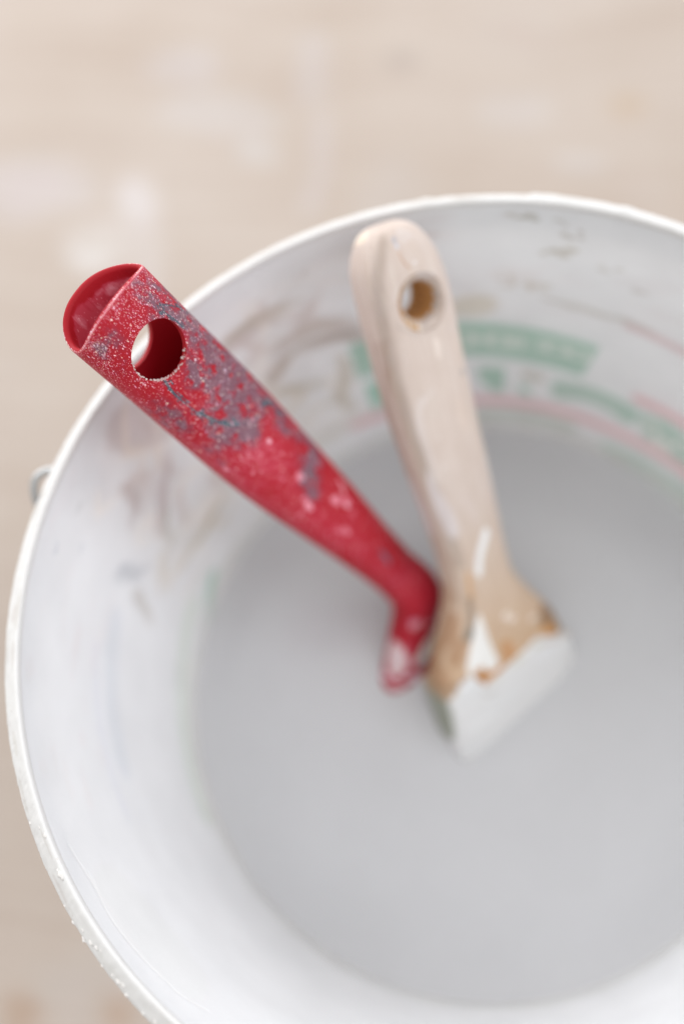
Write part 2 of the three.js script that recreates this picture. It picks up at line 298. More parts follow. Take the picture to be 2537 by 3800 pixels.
  const [bc, bg] = canvas(512, 128); bg.fillStyle = 'rgb(128,128,128)'; bg.fillRect(0, 0, 512, 128);
  for (let i = 0; i < 900; i++) { const t = Math.round(R(70, 200)); lump(bg, R(0, 512), R(0, 128), R(1, 7), R(0.6, 3), `rgba(${t},${t},${t},0.35)`); }
  const rimBump = texture(bc, false); rimBump.repeat.set(0.45, 1);
  const rim = mesh('rim', rimGeo, new THREE.MeshStandardMaterial({ map: rimMap, bumpMap: rimBump, bumpScale: 0.00022, roughness: 0.85 }), bucket);

  // crumbs of dried plaster stuck on the rim
  const crumbs = [0, 1, 2].map((k) => {
    const s = mergeVertices(new THREE.IcosahedronGeometry(1, 2).deleteAttribute('uv').deleteAttribute('normal')), p = s.attributes.position;
    for (let i = 0; i < p.count; i++) { const x = p.getX(i), y = p.getY(i), z = p.getZ(i), f = 1 + 0.5 * noise(x * 1.3 + k * 7, y * 1.3, z * 1.3) + 0.25 * noise(x * 3 + k, y * 3, z * 3); p.setXYZ(i, x * f, y * f * 0.6, z * f); }
    s.computeVertexNormals(); return s;
  });
  const crumbMat = new THREE.MeshStandardMaterial({ color: new THREE.Color().setRGB(0.62, 0.6, 0.575), roughness: 0.95 });
  const topAt = (r) => { for (let i = 5; i < 14; i++) if (rp[i][0] <= r && rp[i + 1][0] >= r) return rp[i][1] + ((r - rp[i][0]) / (rp[i + 1][0] - rp[i][0] || 1)) * (rp[i + 1][1] - rp[i][1]); return r > 0.15 ? -0.0007 : 0.0035; };
  const spots = [[146.4, 0.1462, 1.0], [145.2, 0.1452, 1.3], [140.4, 0.1456, 2.0], [140.9, 0.1459, 1.3], [142.2, 0.1448, 0.8], [135.6, 0.1499, 1.0], [133.5, 0.1499, 1.4], [132.6, 0.1484, 1.3], [131.8, 0.1478, 1.1], [131.2, 0.1470, 0.9], [128.5, 0.1488, 0.9], [127.5, 0.1486, 1.5], [127.0, 0.1481, 1.3], [134.2, 0.1484, 0.8], [160.7, 0.1474, 0.5], [257.7, 0.1475, 1.6], [270.7, 0.147, 1.2], [126, 0.1494, 1.1], [122, 0.1484, 1.4], [147.5, 0.1492, 0.8], [150.4, 0.1488, 0.6], [137.6, 0.1497, 0.7], [130, 0.1497, 0.8], [123.5, 0.1495, 0.9], [252, 0.1468, 1.1], [288, 0.1472, 1.3]];
  for (const [i, [th, r, s]] of spots.entries()) {
    const m = mesh('plaster_crumb' + (i ? '_' + String(i).padStart(3, '0') : ''), crumbs[i % 3], crumbMat, rim), a = th * DEG;
    m.position.copy(W(r * Math.cos(a), topAt(r) + s * 0.00005, r * Math.sin(a)));
    m.scale.set(s * 0.00045, s * 0.0003, s * 0.0007); m.rotation.y = -a + R(-0.5, 0.5);
  }

  // wire handle: it sticks out under the rim on the left, turns, and hangs round the outside
  const metal = new THREE.MeshStandardMaterial({ color: new THREE.Color().setRGB(0.42, 0.43, 0.43), metalness: 0.75, roughness: 0.42 });
  const pts = [W(-0.1465, -0.014, -0.0378), W(-0.151, -0.013, -0.0372), W(-0.1548, -0.0125, -0.0360), W(-0.1575, -0.0125, -0.0330), W(-0.1577, -0.0145, -0.0285), W(-0.1562, -0.021, -0.0225)];
  for (let i = 1; i <= 16; i++) { const a = i / 17, th = (187 - 150 * a) * DEG, d = 0.021 + 0.10 * Math.sin(Math.PI * a); pts.push(W((0.156 - 0.024 * Math.sin(Math.PI * a)) * Math.cos(th), -d, (0.156 - 0.024 * Math.sin(Math.PI * a)) * Math.sin(th))); }
  mesh('wire_handle', new THREE.TubeGeometry(new THREE.CatmullRomCurve3(pts), 220, 0.0014, 12), metal, bucket);
  const ear = new THREE.CylinderGeometry(0.006, 0.007, 0.007, 24); ear.rotateZ(Math.PI / 2);
  const e1 = mesh('handle_ear', ear, plastic, bucket); e1.position.copy(W(-0.1422, -0.018, -0.0378)); e1.rotation.y = -15 * DEG;
}

// ---------------------------------------------------------------- paint
{
  const [c, g] = canvas(512, 512);
  g.fillStyle = 'rgb(183,183,185)'; g.fillRect(0, 0, 512, 512);
  shadeCanvas(c, g, (x, y, p) => { const k = fbm(x / 90, y / 90, 21, 3) * 5; p[0] += k; p[1] += k; p[2] += k; });
  const rr = wallR(PAINT_Y), N = 180;
  const uvAt = (q, j) => { const th = (j / N) * 2 * Math.PI; return [0.5 + 0.45 * q * Math.cos(th), 0.5 + 0.45 * q * Math.sin(th)]; };
  const skin = grid(40, N, (i, j) => {               // the skin, with a small rise where it wets the wall
    const th = ((j % N) / N) * 2 * Math.PI, r = 0.0002 + Math.pow(1 - i / 40, 0.7) * (rr + 0.0004), x = r * Math.cos(th), z = r * Math.sin(th);
    return W(x, PAINT_Y + 0.0008 * Math.exp(-Math.max(0, rr - r) / 0.003) + 0.0006 * noise(x * 18, z * 18, 6) + 0.0012 * Math.exp(-((x - 0.012) ** 2 + (z - 0.002) ** 2) / 0.0016), z);
  }, (i, j) => uvAt(1 - i / 40, j));
  const below = grid(6, N, (i, j) => {
    const th = ((j % N) / N) * 2 * Math.PI, y = PAINT_Y + 0.0005 - Math.min(1, i / 5) * 0.127, r = i === 6 ? 0.0002 : wallR(y) + 0.0006;
    return W(r * Math.cos(th), y, r * Math.sin(th));
  }, (i, j) => uvAt(1, j));
  const flip = below.index.array; for (let i = 0; i < flip.length; i += 3) { const t = flip[i]; flip[i] = flip[i + 1]; flip[i + 1] = t; }
  { const fs = skin.index.array; for (let i = 0; i < fs.length; i += 3) { const t = fs[i]; fs[i] = fs[i + 1]; fs[i + 1] = t; } }
  skin.computeVertexNormals(); below.computeVertexNormals();
  const geo = mergeGeometries([skin, below]);
  tag(mesh('liquid_paint', geo, new THREE.MeshPhysicalMaterial({ map: texture(c), roughness: 0.38, clearcoat: 0.8, clearcoatRoughness: 0.12 })),
    'still pool of pale grey-white paint filling the lower bucket', 'paint');
}

// ---------------------------------------------------------------- brush with the red plastic handle
const redBrush = new THREE.Group(); redBrush.name = 'red_brush'; scene.add(redBrush);
tag(redBrush, 'brush with hollow red plastic handle, dusted with plaster and grey smudges', 'brush');
{
  const T = W(-0.11414797, 0.05706333, -0.06120655), a = V(-0.43348451, 0.88890617, -0.14811145), n = V(0.6537631, 0.42332161, 0.62721019), w = V(0.62022979, 0.17505611, -0.76463741);
  { const n0 = n.clone(), t = 15 * DEG; n.multiplyScalar(Math.cos(t)).addScaledVector(w, Math.sin(t)); w.multiplyScalar(Math.cos(t)).addScaledVector(n0, -Math.sin(t)); }
  const SEC = { hw: 15.8, ht: 10.5, e: 2.35 }, K = 96, VS = ringV(SEC, K), L = 0.24;
  const HW = [[-20, 16.2], [0, 16.2], [20, 16.1], [55, 16.4], [80, 16.0], [110, 14.4], [135, 12.5], [155, 11], [172, 10.2], [190, 10]];
  const HT = [[0, 10.3], [50, 10.8], [90, 10.4], [130, 9.2], [160, 8.4], [182, 8.2]];
  const SH = [[-20, 0], [0, 0], [55, 0.6], [85, 0.3], [126, 1.6], [172, 2.3], [190, 2.6]];
  const outerU = (s) => 0.2 + (0.8 * s) / L;
  const P = (s, q) => T.clone().addScaledVector(a, -s).addScaledVector(w, q);
  const ring = (s, inset, u) => ({ c: P(s / 1000, smoothTable(SH, s, 16) / 1000), w, n, hw: (smoothTable(HW, s, 16) - inset) / 1000, ht: (lerpTable(HT, s) - inset) / 1000, e: SEC.e, u, s });
  const rings = [];
  for (let i = 0; i <= 12; i++) { const d = 72 * (1 - i / 12); rings.push(ring(d + 1.2, i ? 1.9 : 10.0, 0.17 - 0.17 * (d / 72))); }                 // inside, from the deep end up to the lip
  rings[0].hw = 0.0005; rings[0].ht = 0.0003;
  rings.push(ring(0.45, 1.55, 0.174), ring(0.05, 1.05, 0.177), ring(0.0, 0.6, 0.179), ring(0.3, 0.15, 0.181));
  const lipFrom = 6;                                  // rings from here move with the scalloped lip
  for (const s of [0.9, 2.2, 4, 7, 10, 14, 20, 27, 35, 44, 55, 65, 75, 85, 95, 105, 115, 125, 135, 145, 155, 164, 172]) rings.push(ring(s, 0, outerU(s / 1000)));
  // the neck turns towards the upright and widens into the head
  const down = [[W(-0.0282, -0.108, -0.0315), 11.2, 9.5, 0.192], [W(-0.0284, -0.1165, -0.0242), 9.2, 8.8, 0.206], [W(-0.0294, -0.126, -0.0138), 10.4, 8.6, 0.22], [W(-0.0306, -0.139, -0.002), 13, 7.6, 0.236], [W(-0.032, -0.152, 0.006), 15, 7, 0.24]];
  const spine = new THREE.CatmullRomCurve3([rings[rings.length - 3].c, rings[rings.length - 2].c, rings[rings.length - 1].c, ...down.map((d) => d[0])]);
  const w2 = V(0.70, 0.12, -0.70).normalize();
  for (let k = 1; k <= 20; k++) {
    const f = k / 20, t = (2 + f * 5) / 7, seg = Math.min(4.999, f * 5), i0 = Math.floor(seg), fr = seg - i0;
    const pick = (j) => (i0 === 0 ? [10.0, 8.3, 0.172][j] : down[i0 - 1][j + 1]) * (1 - fr) + down[i0][j + 1] * fr;
    const tan = spine.getTangent(t), ww = w.clone().lerp(w2, f).addScaledVector(tan, 0); ww.addScaledVector(tan, -ww.dot(tan)).normalize();
    const nn = tan.clone().negate().cross(ww).negate(); nn.crossVectors(ww, tan).negate();
    rings.push({ c: spine.getPoint(t), w: ww, n: nn, hw: pick(0) / 1000, ht: pick(1) / 1000, e: 2.35, u: outerU(pick(2)) });
  }
  const last = rings[rings.length - 1]; rings.push({ ...last, hw: 0.0004, ht: 0.0003 });
  for (const r of rings) if (r.n.dot(n) < 0) r.n.negate();
  const lip = (p, i, j) => {
    const r = rings[i]; if (r.s === undefined || i < lipFrom) return p;
    const ang = -Math.PI / 2 + (j / K) * 2 * Math.PI, fade = Math.max(0, 1 - Math.max(0, r.s - 0) / 30);
    return p.addScaledVector(a, fade * (0.0054 * Math.pow(Math.abs(Math.sin(ang)), 1.8) - 0.0008 + 0.0003 * Math.sin(3 * ang + 1)));
  };
  const body = sweep(rings, K, VS, lip);
  // the hanging hole through both walls
  const hole = new THREE.CylinderGeometry(0.0091, 0.0091, 0.06, 64);
  const hb = new Brush(hole); hb.position.copy(P(0.0172, -0.0011)); hb.quaternion.setFromRotationMatrix(new THREE.Matrix4().makeBasis(w, n, w.clone().cross(n))); hb.scale.set(1.04, 1, 1); hb.updateMatrixWorld();
  const bb = new Brush(body); bb.updateMatrixWorld();
  const ev = new Evaluator(); ev.useGroups = false; ev.attributes = ['position', 'normal', 'uv'];
  const cut = ev.evaluate(bb, hb, SUBTRACTION);
  { // rim of the hole takes the plastic's own colour: points that came from the drill have uv 0..1 of the cylinder
    const p = cut.geometry.attributes.position, uv = cut.geometry.attributes.uv, nn = cut.geometry.attributes.normal, ax = V(), c0 = P(0.0172, -0.0011), q = V();
    for (let i = 0; i < p.count; i++) {
      q.fromBufferAttribute(p, i).sub(c0); ax.copy(n).multiplyScalar(q.dot(n)); q.sub(ax); q.addScaledVector(w, q.dot(w) * (1 / 1.04 - 1));
      const nv = V().fromBufferAttribute(nn, i);
      if (Math.abs(q.length() - 0.0091) < 2.5e-4 && Math.abs(nv.dot(n)) < 0.08 && nv.dot(q) < 0) uv.setXY(i, 0.175, 0.5 + 0.2 * Math.sin(i));
    }
  }
  // ---- what the handle is covered with
  const CW = 2048, CH = 1024, [c, g] = canvas(CW, CH);
  const vOf = (q) => {                                // share of the way round for a place q mm off the middle of the front
    const x = Math.max(-0.999, Math.min(0.999, (q - 2.2 * Math.max(0, 1 - (q / 16) ** 2)) / SEC.hw));
    let best = 0.5, err = 9;
    for (let k = K / 4; k <= (3 * K) / 4; k++) { const d = Math.abs(spow(Math.cos(-Math.PI / 2 + (k / K) * 2 * Math.PI), 2 / SEC.e) - x); if (d < err) { err = d; best = VS[k]; } }
    return best;
  };
  const X = (s) => outerU(s / 1000) * CW, Yq = (q) => (1 - vOf(q)) * CH, D = (s, q) => [X(s), Yq(q)], DS = (l) => l.map((d) => D(...d));
  const PX = (0.8 * CW) / (L * 1000), PY = CH / 84;    // pixels per millimetre along and round
  g.fillStyle = 'rgb(158,5,24)'; g.fillRect(0, 0, CW, CH);
  // grey-blue rubbing marks and pale bloom: cloudy patches, each [s, q, length, breadth, strength] in mm
  const TEAL = (o) => `rgba(58,84,94,${o})`;
  const SMUDGE = [[8, 9, 12, 6, 0.75], [20, 14, 12, 4, 0.9], [7, -7, 10, 5, 0.5], [6, -12, 9, 3.5, 0.5], [34, 7, 10, 6, 1], [42, 9, 12, 7, 1], [50, 5, 9, 6, 0.9], [33, 1, 6, 4, 0.7], [52, 13, 16, 4, 1], [36, 15, 14, 3, 0.9], [37, -12.5, 11, 4, 1], [52, -5, 9, 4.5, 1.2], [58, -1, 8, 4, 1.25], [62, 4, 6, 4, 0.9], [72, 11, 9, 4, 0.7], [88, 14, 12, 4, 0.95], [92, 8, 8, 5, 1], [97, 3, 6, 4, 1], [103, 0, 6, 3, 0.7], [60, -12, 10, 3, 0.5]];
  const BLOOM = [[2, 10, 12, 7, 0.8], [12, 14, 14, 4, 0.8], [0, -3, 6, 14, 0.45], [26, 12, 14, 6, 0.6], [45, 2, 16, 9, 0.55], [66, -3, 14, 9, 0.55], [74, 0, 9, 6, 0.7], [70, -12, 18, 4, 0.5], [84, 2, 10, 7, 0.5], [106, -6, 14, 7, 0.45], [122, -8, 16, 5, 0.5], [128, 0, 12, 6, 0.35], [140, -6, 12, 5, 0.4], [160, -5, 14, 6, 0.55], [172, 0, 10, 12, 0.6], [190, 2, 16, 16, 0.5], [210, -4, 14, 14, 0.6], [30, -15, 40, 2.5, 0.5], [100, -15, 40, 2.5, 0.5], [60, 16.5, 60, 2, 0.35]];
  const field = (list, s, q) => { let t = 0; for (const [a0, b0, la, lb, o] of list) { const e = ((s - a0) / la) ** 2 + ((q - b0) / lb) ** 2; if (e < 4) t += o * Math.exp(-1.1 * e); } return t; };
  const qAt = [];
  for (let y = 0; y < CH; y++) { const v = 1 - y / CH; let k = 0; while (k < K && VS[k + 1] < v) k++; const f = (v - VS[k]) / (VS[k + 1] - VS[k]), at = (kk) => { const an = -Math.PI / 2 + (kk / K) * 2 * Math.PI; return SEC.hw * spow(Math.cos(an), 2 / SEC.e) * (Math.sin(an) < -0.05 ? 1.6 : 1); }; const q0 = at(k) * (1 - f) + at(k + 1) * f; qAt.push(q0 + 2.2 * Math.max(0, 1 - (q0 / 16) ** 2)); }
  shadeCanvas(c, g, (x, y, p) => {
    if (x < 0.18 * CW) return;
    const s = ((x / CW - 0.2) / 0.8) * L * 1000, q = qAt[y], mm = (y / CH) * 84;
    const sm = field(SMUDGE, s, q), bl = field(BLOOM, s, q), k = s > 200 ? 0.5 : 1;
    const n1 = fbm(s * 0.16, mm * 0.2, 4, 3), n2 = fbm(s * 0.5 + 9, mm * 0.55, 7, 3), n3 = noise(s * 2.3, mm * 2.6, 1);
    const grey = k * THREE.MathUtils.smoothstep(sm * (0.75 + 1.7 * n1 + 1.0 * n2 + 0.35 * n3), 0.08, 1.0) * 0.72;
    const pale = THREE.MathUtils.clamp((0.02 + bl * (s > 60 ? 0.3 : 0.22)) * (0.8 + 1.5 * n2 + 0.9 * n1 + 0.5 * n3), 0, 0.6);
    p[0] += (222 - p[0]) * pale; p[1] += (150 - p[1]) * pale; p[2] += (166 - p[2]) * pale;
    p[0] += (98 - p[0]) * grey; p[1] += (100 - p[1]) * grey; p[2] += (110 - p[2]) * grey;
  });
  stroke(g, DS([[152, 2.8], [155, 2.2], [158.4, 1.4]]), 3.6 * PX, 'rgba(92,104,122,0.85)', 4);
  // darker, greenish scuffs
  const scuff = (pts, wmm, o = 0.85) => { stroke(g, DS(pts), wmm * PX, TEAL(o), 2); for (let i = 0; i < 14; i++) { const p = pts[Math.floor(R(0, pts.length - 0.01))]; lump(g, ...D(p[0] + R(-2.5, 2.5), p[1] + R(-1.2, 1.2)), R(2, 9), R(2, 7), TEAL(R(0.3, 0.8)), 1, R(0, 3)); } };
  scuff([[25.6, -4.6], [29, -5.6], [33, -5.8]], 1.6); scuff([[33, -5.8], [38, -6], [44, -5]], 0.9, 0.6); scuff([[42, -5.4], [47.7, -4.4], [53, -1.5], [56, 1.2]], 2.0, 0.75); scuff([[13, 9.2], [17, 10.4], [20, 10.4]], 1.1, 0.7); scuff([[11, 10], [16, 13.6], [22, 14.6]], 0.8, 0.6);
  scuff([[61.6, 11], [64, 12.6]], 2.4, 0.8); scuff([[94, 7.4], [96, 6]], 1.4, 0.5); scuff([[68, 12.6], [72, 13]], 1.2, 0.5); scuff([[50, 14.6], [56, 14.8]], 1, 0.5);
  stroke(g, [[X(-4), -20], [X(-4), CH + 20]], 3.2 * PX, 'rgba(226,136,142,0.55)', 5);
  // drips
  const drip = (s, q, rs, rq, o = 0.75, soft = 3) => lump(g, ...D(s, q), rs * PX, rq * PY, `rgba(232,176,188,${o})`, soft);
  drip(113.5, 5.0, 3.4, 2.4, 0.5, 6); drip(113.5, 4.6, 2.4, 1.7, 0.4); drip(119.5, 7.4, 2.9, 2.1, 0.55, 5); drip(120.4, 7, 1.8, 1.4, 0.6); stroke(g, DS([[111.4, 11.6], [113.6, 10.8], [116, 9.6]]), 11, 'rgba(236,186,196,0.85)', 2);
  drip(91.7, 2.6, 2.6, 1.9, 0.6, 5); drip(104, -4.4, 2.6, 1.6, 0.7); drip(100, -2.6, 3, 1.1, 0.4); drip(103.8, -8.8, 1.2, 1, 0.6); drip(128, -2, 3.2, 1.4, 0.55, 6); drip(124, -4, 3, 1.2, 0.35, 6); drip(126, 6, 1.8, 1.4, 0.4); drip(71, 4, 1.3, 1, 0.8, 2); drip(54, -1, 0.5, 0.4, 0.9, 1); drip(66, -13, 1.6, 0.8, 0.6);
  for (const [s, q, r] of [[60, 4.4, 0.8], [63, 0, 0.7], [67, -4, 0.9], [74, -8, 0.8], [79, 4, 0.9], [86, -3, 1.0], [139, -8, 1.0], [147, 3, 1.2], [142, -2, 1.1]]) drip(s, q, r, r * 0.8, R(0.3, 0.6), 2);
  for (let i = 0; i < 10; i++) lump(g, X(R(184, 214)), CH * R(0.68, 0.8), R(20, 46), R(30, 60), 'rgba(66,8,20,0.28)', 12);  // contact shade beside the wooden brush, painted onto the neck
  // white paint on the head, wiped and streaked
  lump(g, X(205), CH * 0.5, 13, 30, 'rgba(228,196,200,0.85)', 3);
  for (let i = 0; i < 26; i++) lump(g, X(R(200, 228)), CH * R(0.3, 0.75), R(6, 26), R(10, 50), `rgba(${R(196, 222)},${R(140, 184)},${R(158, 190)},${R(0.2, 0.5)})`, 8, R(-0.4, 0.4));
  blob(g, [[X(208), CH * 0.6], [X(212), CH * 0.66], [X(219), CH * 0.6], [X(226), CH * 0.5], [X(224), CH * 0.43], [X(217), CH * 0.47]], 'rgb(222,220,216)', 4);
  blob(g, [[X(214), CH * 0.26], [X(218), CH * 0.22], [X(227), CH * 0.24], [X(231), CH * 0.34], [X(226), CH * 0.4], [X(219), CH * 0.38]], 'rgba(216,204,204,0.9)', 9);
  stroke(g, [[X(212), CH * 0.72], [X(220), CH * 0.66], [X(227), CH * 0.56]], 14, 'rgba(90,30,52,0.7)', 6);  // dark purple strip: mostly shade next to the wood, painted in
  for (let k = 0; k < 22; k++) lump(g, X(R(228, 233)), CH * (k / 22), R(6, 14), R(20, 40), 'rgba(226,206,212,0.9)', 5);
  // fine specks of plaster, thickest near the tip
  for (let i = 0; i < 50000; i++) {
    const s = -6 + 190 * Math.pow(rnd(), 1.7), y = rnd() * CH, dense = 0.25 + 0.75 * THREE.MathUtils.clamp(0.5 + 2.2 * fbm(s * 0.09, y * 0.012, 3, 2), 0, 1), big = rnd() < 0.05, r = R(0.42, 1.2) * (big ? 1.9 : 1);
    if (rnd() > dense) continue;
    g.fillStyle = `rgba(${R(226, 250)},${R(190, 236)},${R(192, 236)},${R(0.45, 1)})`;
    g.beginPath(); g.ellipse(X(s), y, r * R(0.7, 1.3), r * R(1.0, 1.9), R(0, 3), 0, 7); g.fill();
  }
  // inside: clean lip, then caked dust
  { const y1 = 0.1652 * CW; const pts = []; for (let k = 0; k <= 60; k++) pts.push([y1 + 5 * noise(k * 0.7, 3) + 9 * noise(k * 0.2, 9), (k / 60) * CH]); poly(g, [[0.128 * CW, 0], ...pts, [0.128 * CW, CH]], 'rgba(206,130,146,0.4)', 3);
    for (let k = 0; k < 160; k++) lump(g, R(0.13 * CW, y1 - 4), R(0, CH), R(3, 14), R(6, 34), rnd() < 0.5 ? 'rgba(160,20,40,0.3)' : 'rgba(222,170,182,0.3)', 3);
    for (let k = 0; k < 40; k++) lump(g, 0.128 * CW + R(-10, 6), (k / 40) * CH, R(6, 16), R(14, 30), 'rgba(176,8,28,0.6)', 4);
    for (let i = 0; i < 900; i++) { g.fillStyle = rnd() < 0.45 ? `rgba(170,30,50,${R(0.2, 0.6)})` : `rgba(232,188,196,${R(0.2, 0.6)})`; g.fillRect(R(0.125 * CW, y1), R(0, CH), R(1, 3), R(1, 4)); } lump(g, 0.142 * CW, CH * 0.8, 5, 9, 'rgba(70,70,84,0.8)'); }
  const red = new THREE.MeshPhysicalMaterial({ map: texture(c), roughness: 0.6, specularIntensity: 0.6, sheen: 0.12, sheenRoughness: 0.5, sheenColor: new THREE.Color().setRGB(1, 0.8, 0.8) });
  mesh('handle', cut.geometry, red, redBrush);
  // scraps of dried plaster round the hole
  const bits = [];
  for (let i = 0; i < 130; i++) {
    const ph = i < 50 ? R(-62, -8) : i < 100 ? R(-125, -70) : R(-8, 40), rr = 0.0091 + R(-0.00035, 0.0001), an = ph * DEG, s = R(0.00008, 0.00019) * (i % 9 ? 1 : 1.5);
    const x = Math.cos(an) * rr, y = Math.sin(an) * rr * 1.04, qq = (-0.0011 + y) / 0.0161, b = mergeVertices(new THREE.IcosahedronGeometry(1, 1).deleteAttribute('uv').deleteAttribute('normal'));
    const depth = 0.0105 * Math.pow(Math.max(0, 1 - Math.pow(Math.abs(qq), 2.35)), 1 / 2.35) - R(0.0001, 0.0012);
    const p = b.attributes.position; for (let k = 0; k < p.count; k++) { const f = 1 + 0.7 * noise(p.getX(k) * 2 + i, p.getY(k) * 2, p.getZ(k) * 2); p.setXYZ(k, p.getX(k) * f * s * 1.4, p.getY(k) * f * s, p.getZ(k) * f * s * 1.4); }
    b.computeVertexNormals(); const o = P(0.0172 + x, -0.0011 + y).addScaledVector(n, depth); b.translate(o.x, o.y, o.z); bits.push(b);
  }
  mesh('plaster_residue', mergeGeometries(bits), new THREE.MeshStandardMaterial({ color: new THREE.Color().setRGB(0.62, 0.5, 0.48), roughness: 0.95 }), redBrush);
}

// ---------------------------------------------------------------- brush with the wooden handle
const woodBrush = new THREE.Group(); woodBrush.name = 'wooden_brush'; scene.add(woodBrush);
tag(woodBrush, 'flat brush with pale wooden handle and paint-covered head', 'brush');
{
  const T = W(-0.04125944, 0.01461023, -0.12562963), a = V(-0.26709207, 0.73774667, -0.61999328), w = V(0.76774866, -0.22593821, -0.59959479), n = V(0.58242923, 0.63614603, 0.50605772);
  const HW = [[0, 5.4], [1.5, 8.8], [4, 11.4], [8, 13.6], [13, 15.2], [20, 16], [30, 16.4], [60, 16.2], [90, 15.4], [115, 14.2], [130, 13.4], [144, 13.9], [152, 17], [160, 21.3], [168, 26], [176, 29.7], [184, 31], [192, 31.3]];
  const HT = [[0, 5], [1.5, 6.6], [4, 8.2], [8, 9.8], [13, 10.9], [22, 11.8], [50, 11.6], [90, 10.4], [130, 9.6], [150, 10], [170, 10.4], [192, 10.6]];
  const SH = [[0, -3], [10, -2.6], [25, -2.2], [50, -2.6], [70, -2.6], [95, -1.8], [115, -1], [130, -0.8], [144, -1], [170, -1], [192, -1]];
  const K = 96, E = 3.0, SEC = { hw: 15.8, ht: 11.2, e: E }, VS = ringV(SEC, K), L = 0.2;
  const P = (s, q) => T.clone().addScaledVector(a, -s).addScaledVector(w, q);
  const ring = (s, e = E) => ({ c: P(s / 1000, lerpTable(SH, s) / 1000), w, n, hw: lerpTable(HW, s) / 1000, ht: lerpTable(HT, s) / 1000, e, u: (s + 4) / 1000 / (L + 0.008) });
  const rings = [{ ...ring(0), hw: 0.0004, ht: 0.0003 }];
  rings.push({ ...ring(0), hw: 0.0028, ht: 0.0022 });
  for (const s of [0.5, 1.5, 2.8, 4, 6, 8, 10.5, 13, 16, 20, 25, 30, 36, 43, 50, 60, 70, 80, 90, 100, 110, 120, 128, 134, 139, 144, 148, 152, 156, 160, 164, 168, 172, 175, 178, 181, 184, 187, 190]) rings.push(ring(s, s < 14 ? 2.3 + 0.05 * s : E));
  rings.push({ ...rings[rings.length - 1], hw: 0.0004, ht: 0.0003 });
  const body = sweep(rings, K, VS);
  // drilled hole with a wide, shallow countersink on each face
  const hp = [[0, -0.03], [0.0125, -0.03], [0.0106, -0.0117], [0.0086, -0.0105], [0.0069, -0.0092], [0.0066, -0.007], [0.0066, 0.007], [0.0069, 0.0092], [0.0086, 0.0105], [0.0106, 0.0117], [0.0125, 0.03], [0, 0.03]].map((q) => new THREE.Vector2(...q));
  const hb = new Brush(new THREE.LatheGeometry(hp, 56)); hb.position.copy(P(0.0268, -0.0008)); hb.quaternion.setFromUnitVectors(V(0, 1, 0), n); hb.updateMatrixWorld();
  const bb = new Brush(body); bb.updateMatrixWorld();
  const ev = new Evaluator(); ev.useGroups = false; ev.attributes = ['position', 'normal', 'uv'];
  const cut = ev.evaluate(bb, hb, SUBTRACTION);
  {
    const p = cut.geometry.attributes.position, uv = cut.geometry.attributes.uv, c0 = P(0.0268, -0.0008), q = V();
    for (let i = 0; i < p.count; i++) {
      q.fromBufferAttribute(p, i).sub(c0); const dn = q.dot(n); q.addScaledVector(n, -dn);
      if (q.length() < 0.0069 && Math.abs(dn) < 0.0093) uv.setXY(i, 0.006 + 0.004 * (dn / 0.008), 0.03 + 0.02 * Math.sin(i));   // the bare wood of the bore
    }
  }
  const CW = 1536, CH = 768, [c, g] = canvas(CW, CH);
  const vOf = (q) => { const x = Math.max(-0.999, Math.min(0.999, q / SEC.hw)); let best = 0.5, err = 9; for (let k = K / 4; k <= (3 * K) / 4; k++) { const d = Math.abs(spow(Math.cos(-Math.PI / 2 + (k / K) * 2 * Math.PI), 2 / E) - x); if (d < err) { err = d; best = VS[k]; } } return best; };
  const X = (s) => ((s + 4) / 1000 / (L + 0.008)) * CW, D = (s, q) => [X(s), (1 - vOf(q)) * CH], DS = (l) => l.map((d) => D(...d)), PX = CW / 208, PY = CH / 86;
  // side faces: v around 0.25 is the right edge, 0.75 the left one
  const Lf = (s, f) => [X(s), (1 - (0.75 + f * 0.09)) * CH], Rf = (s, f) => [X(s), (1 - (0.25 - f * 0.09)) * CH];
  g.fillStyle = 'rgb(196,181,171)'; g.fillRect(0, 0, CW, CH);
  { const gr = g.createLinearGradient(X(105), 0, X(180), 0); gr.addColorStop(0, 'rgba(194,170,146,0)'); gr.addColorStop(1, 'rgba(194,164,134,1)'); g.fillStyle = gr; g.fillRect(X(105), 0, CW, CH); }
  for (let i = 0; i < 90; i++) { const y = R(0, CH), x = R(-100, CW); stroke(g, [[x, y], [x + R(60, 260), y + R(-5, 5)], [x + R(300, 700), y + R(-8, 8)]], R(1.5, 6), `rgba(${R(180, 204)},${R(154, 180)},${R(126, 156)},${R(0.08, 0.25)})`, 1.5); }
  for (let i = 0; i < 60; i++) lump(g, X(R(0, 120)), R(0, CH), R(10, 60), R(6, 22), `rgba(200,190,184,${R(0.1, 0.35)})`, 6);
  // crease shading painted along the edge of front and left side; grime specks
  stroke(g, DS([[4, -8], [14, -12.6], [30, -13.8], [60, -13.6], [100, -12], [130, -11.5]]), 4 * PY, 'rgba(136,120,110,0.35)', 14);
  for (let i = 0; i < 260; i++) { const s = R(1, 44), [x, y] = D(s, -13 + R(-1, 2.5)); g.fillStyle = `rgba(${R(130, 160)},${R(120, 146)},${R(116, 140)},${R(0.2, 0.5)})`; g.fillRect(x, y + R(-14, 14), R(1, 3), R(1, 3)); }
  for (let i = 0; i < 7; i++) stroke(g, [Lf(R(30, 60), R(-1, 1)), Lf(R(80, 110), R(-1, 1)), Lf(R(120, 150), R(-1, 1))], R(10, 26), 'rgba(146,122,106,0.2)', 8);
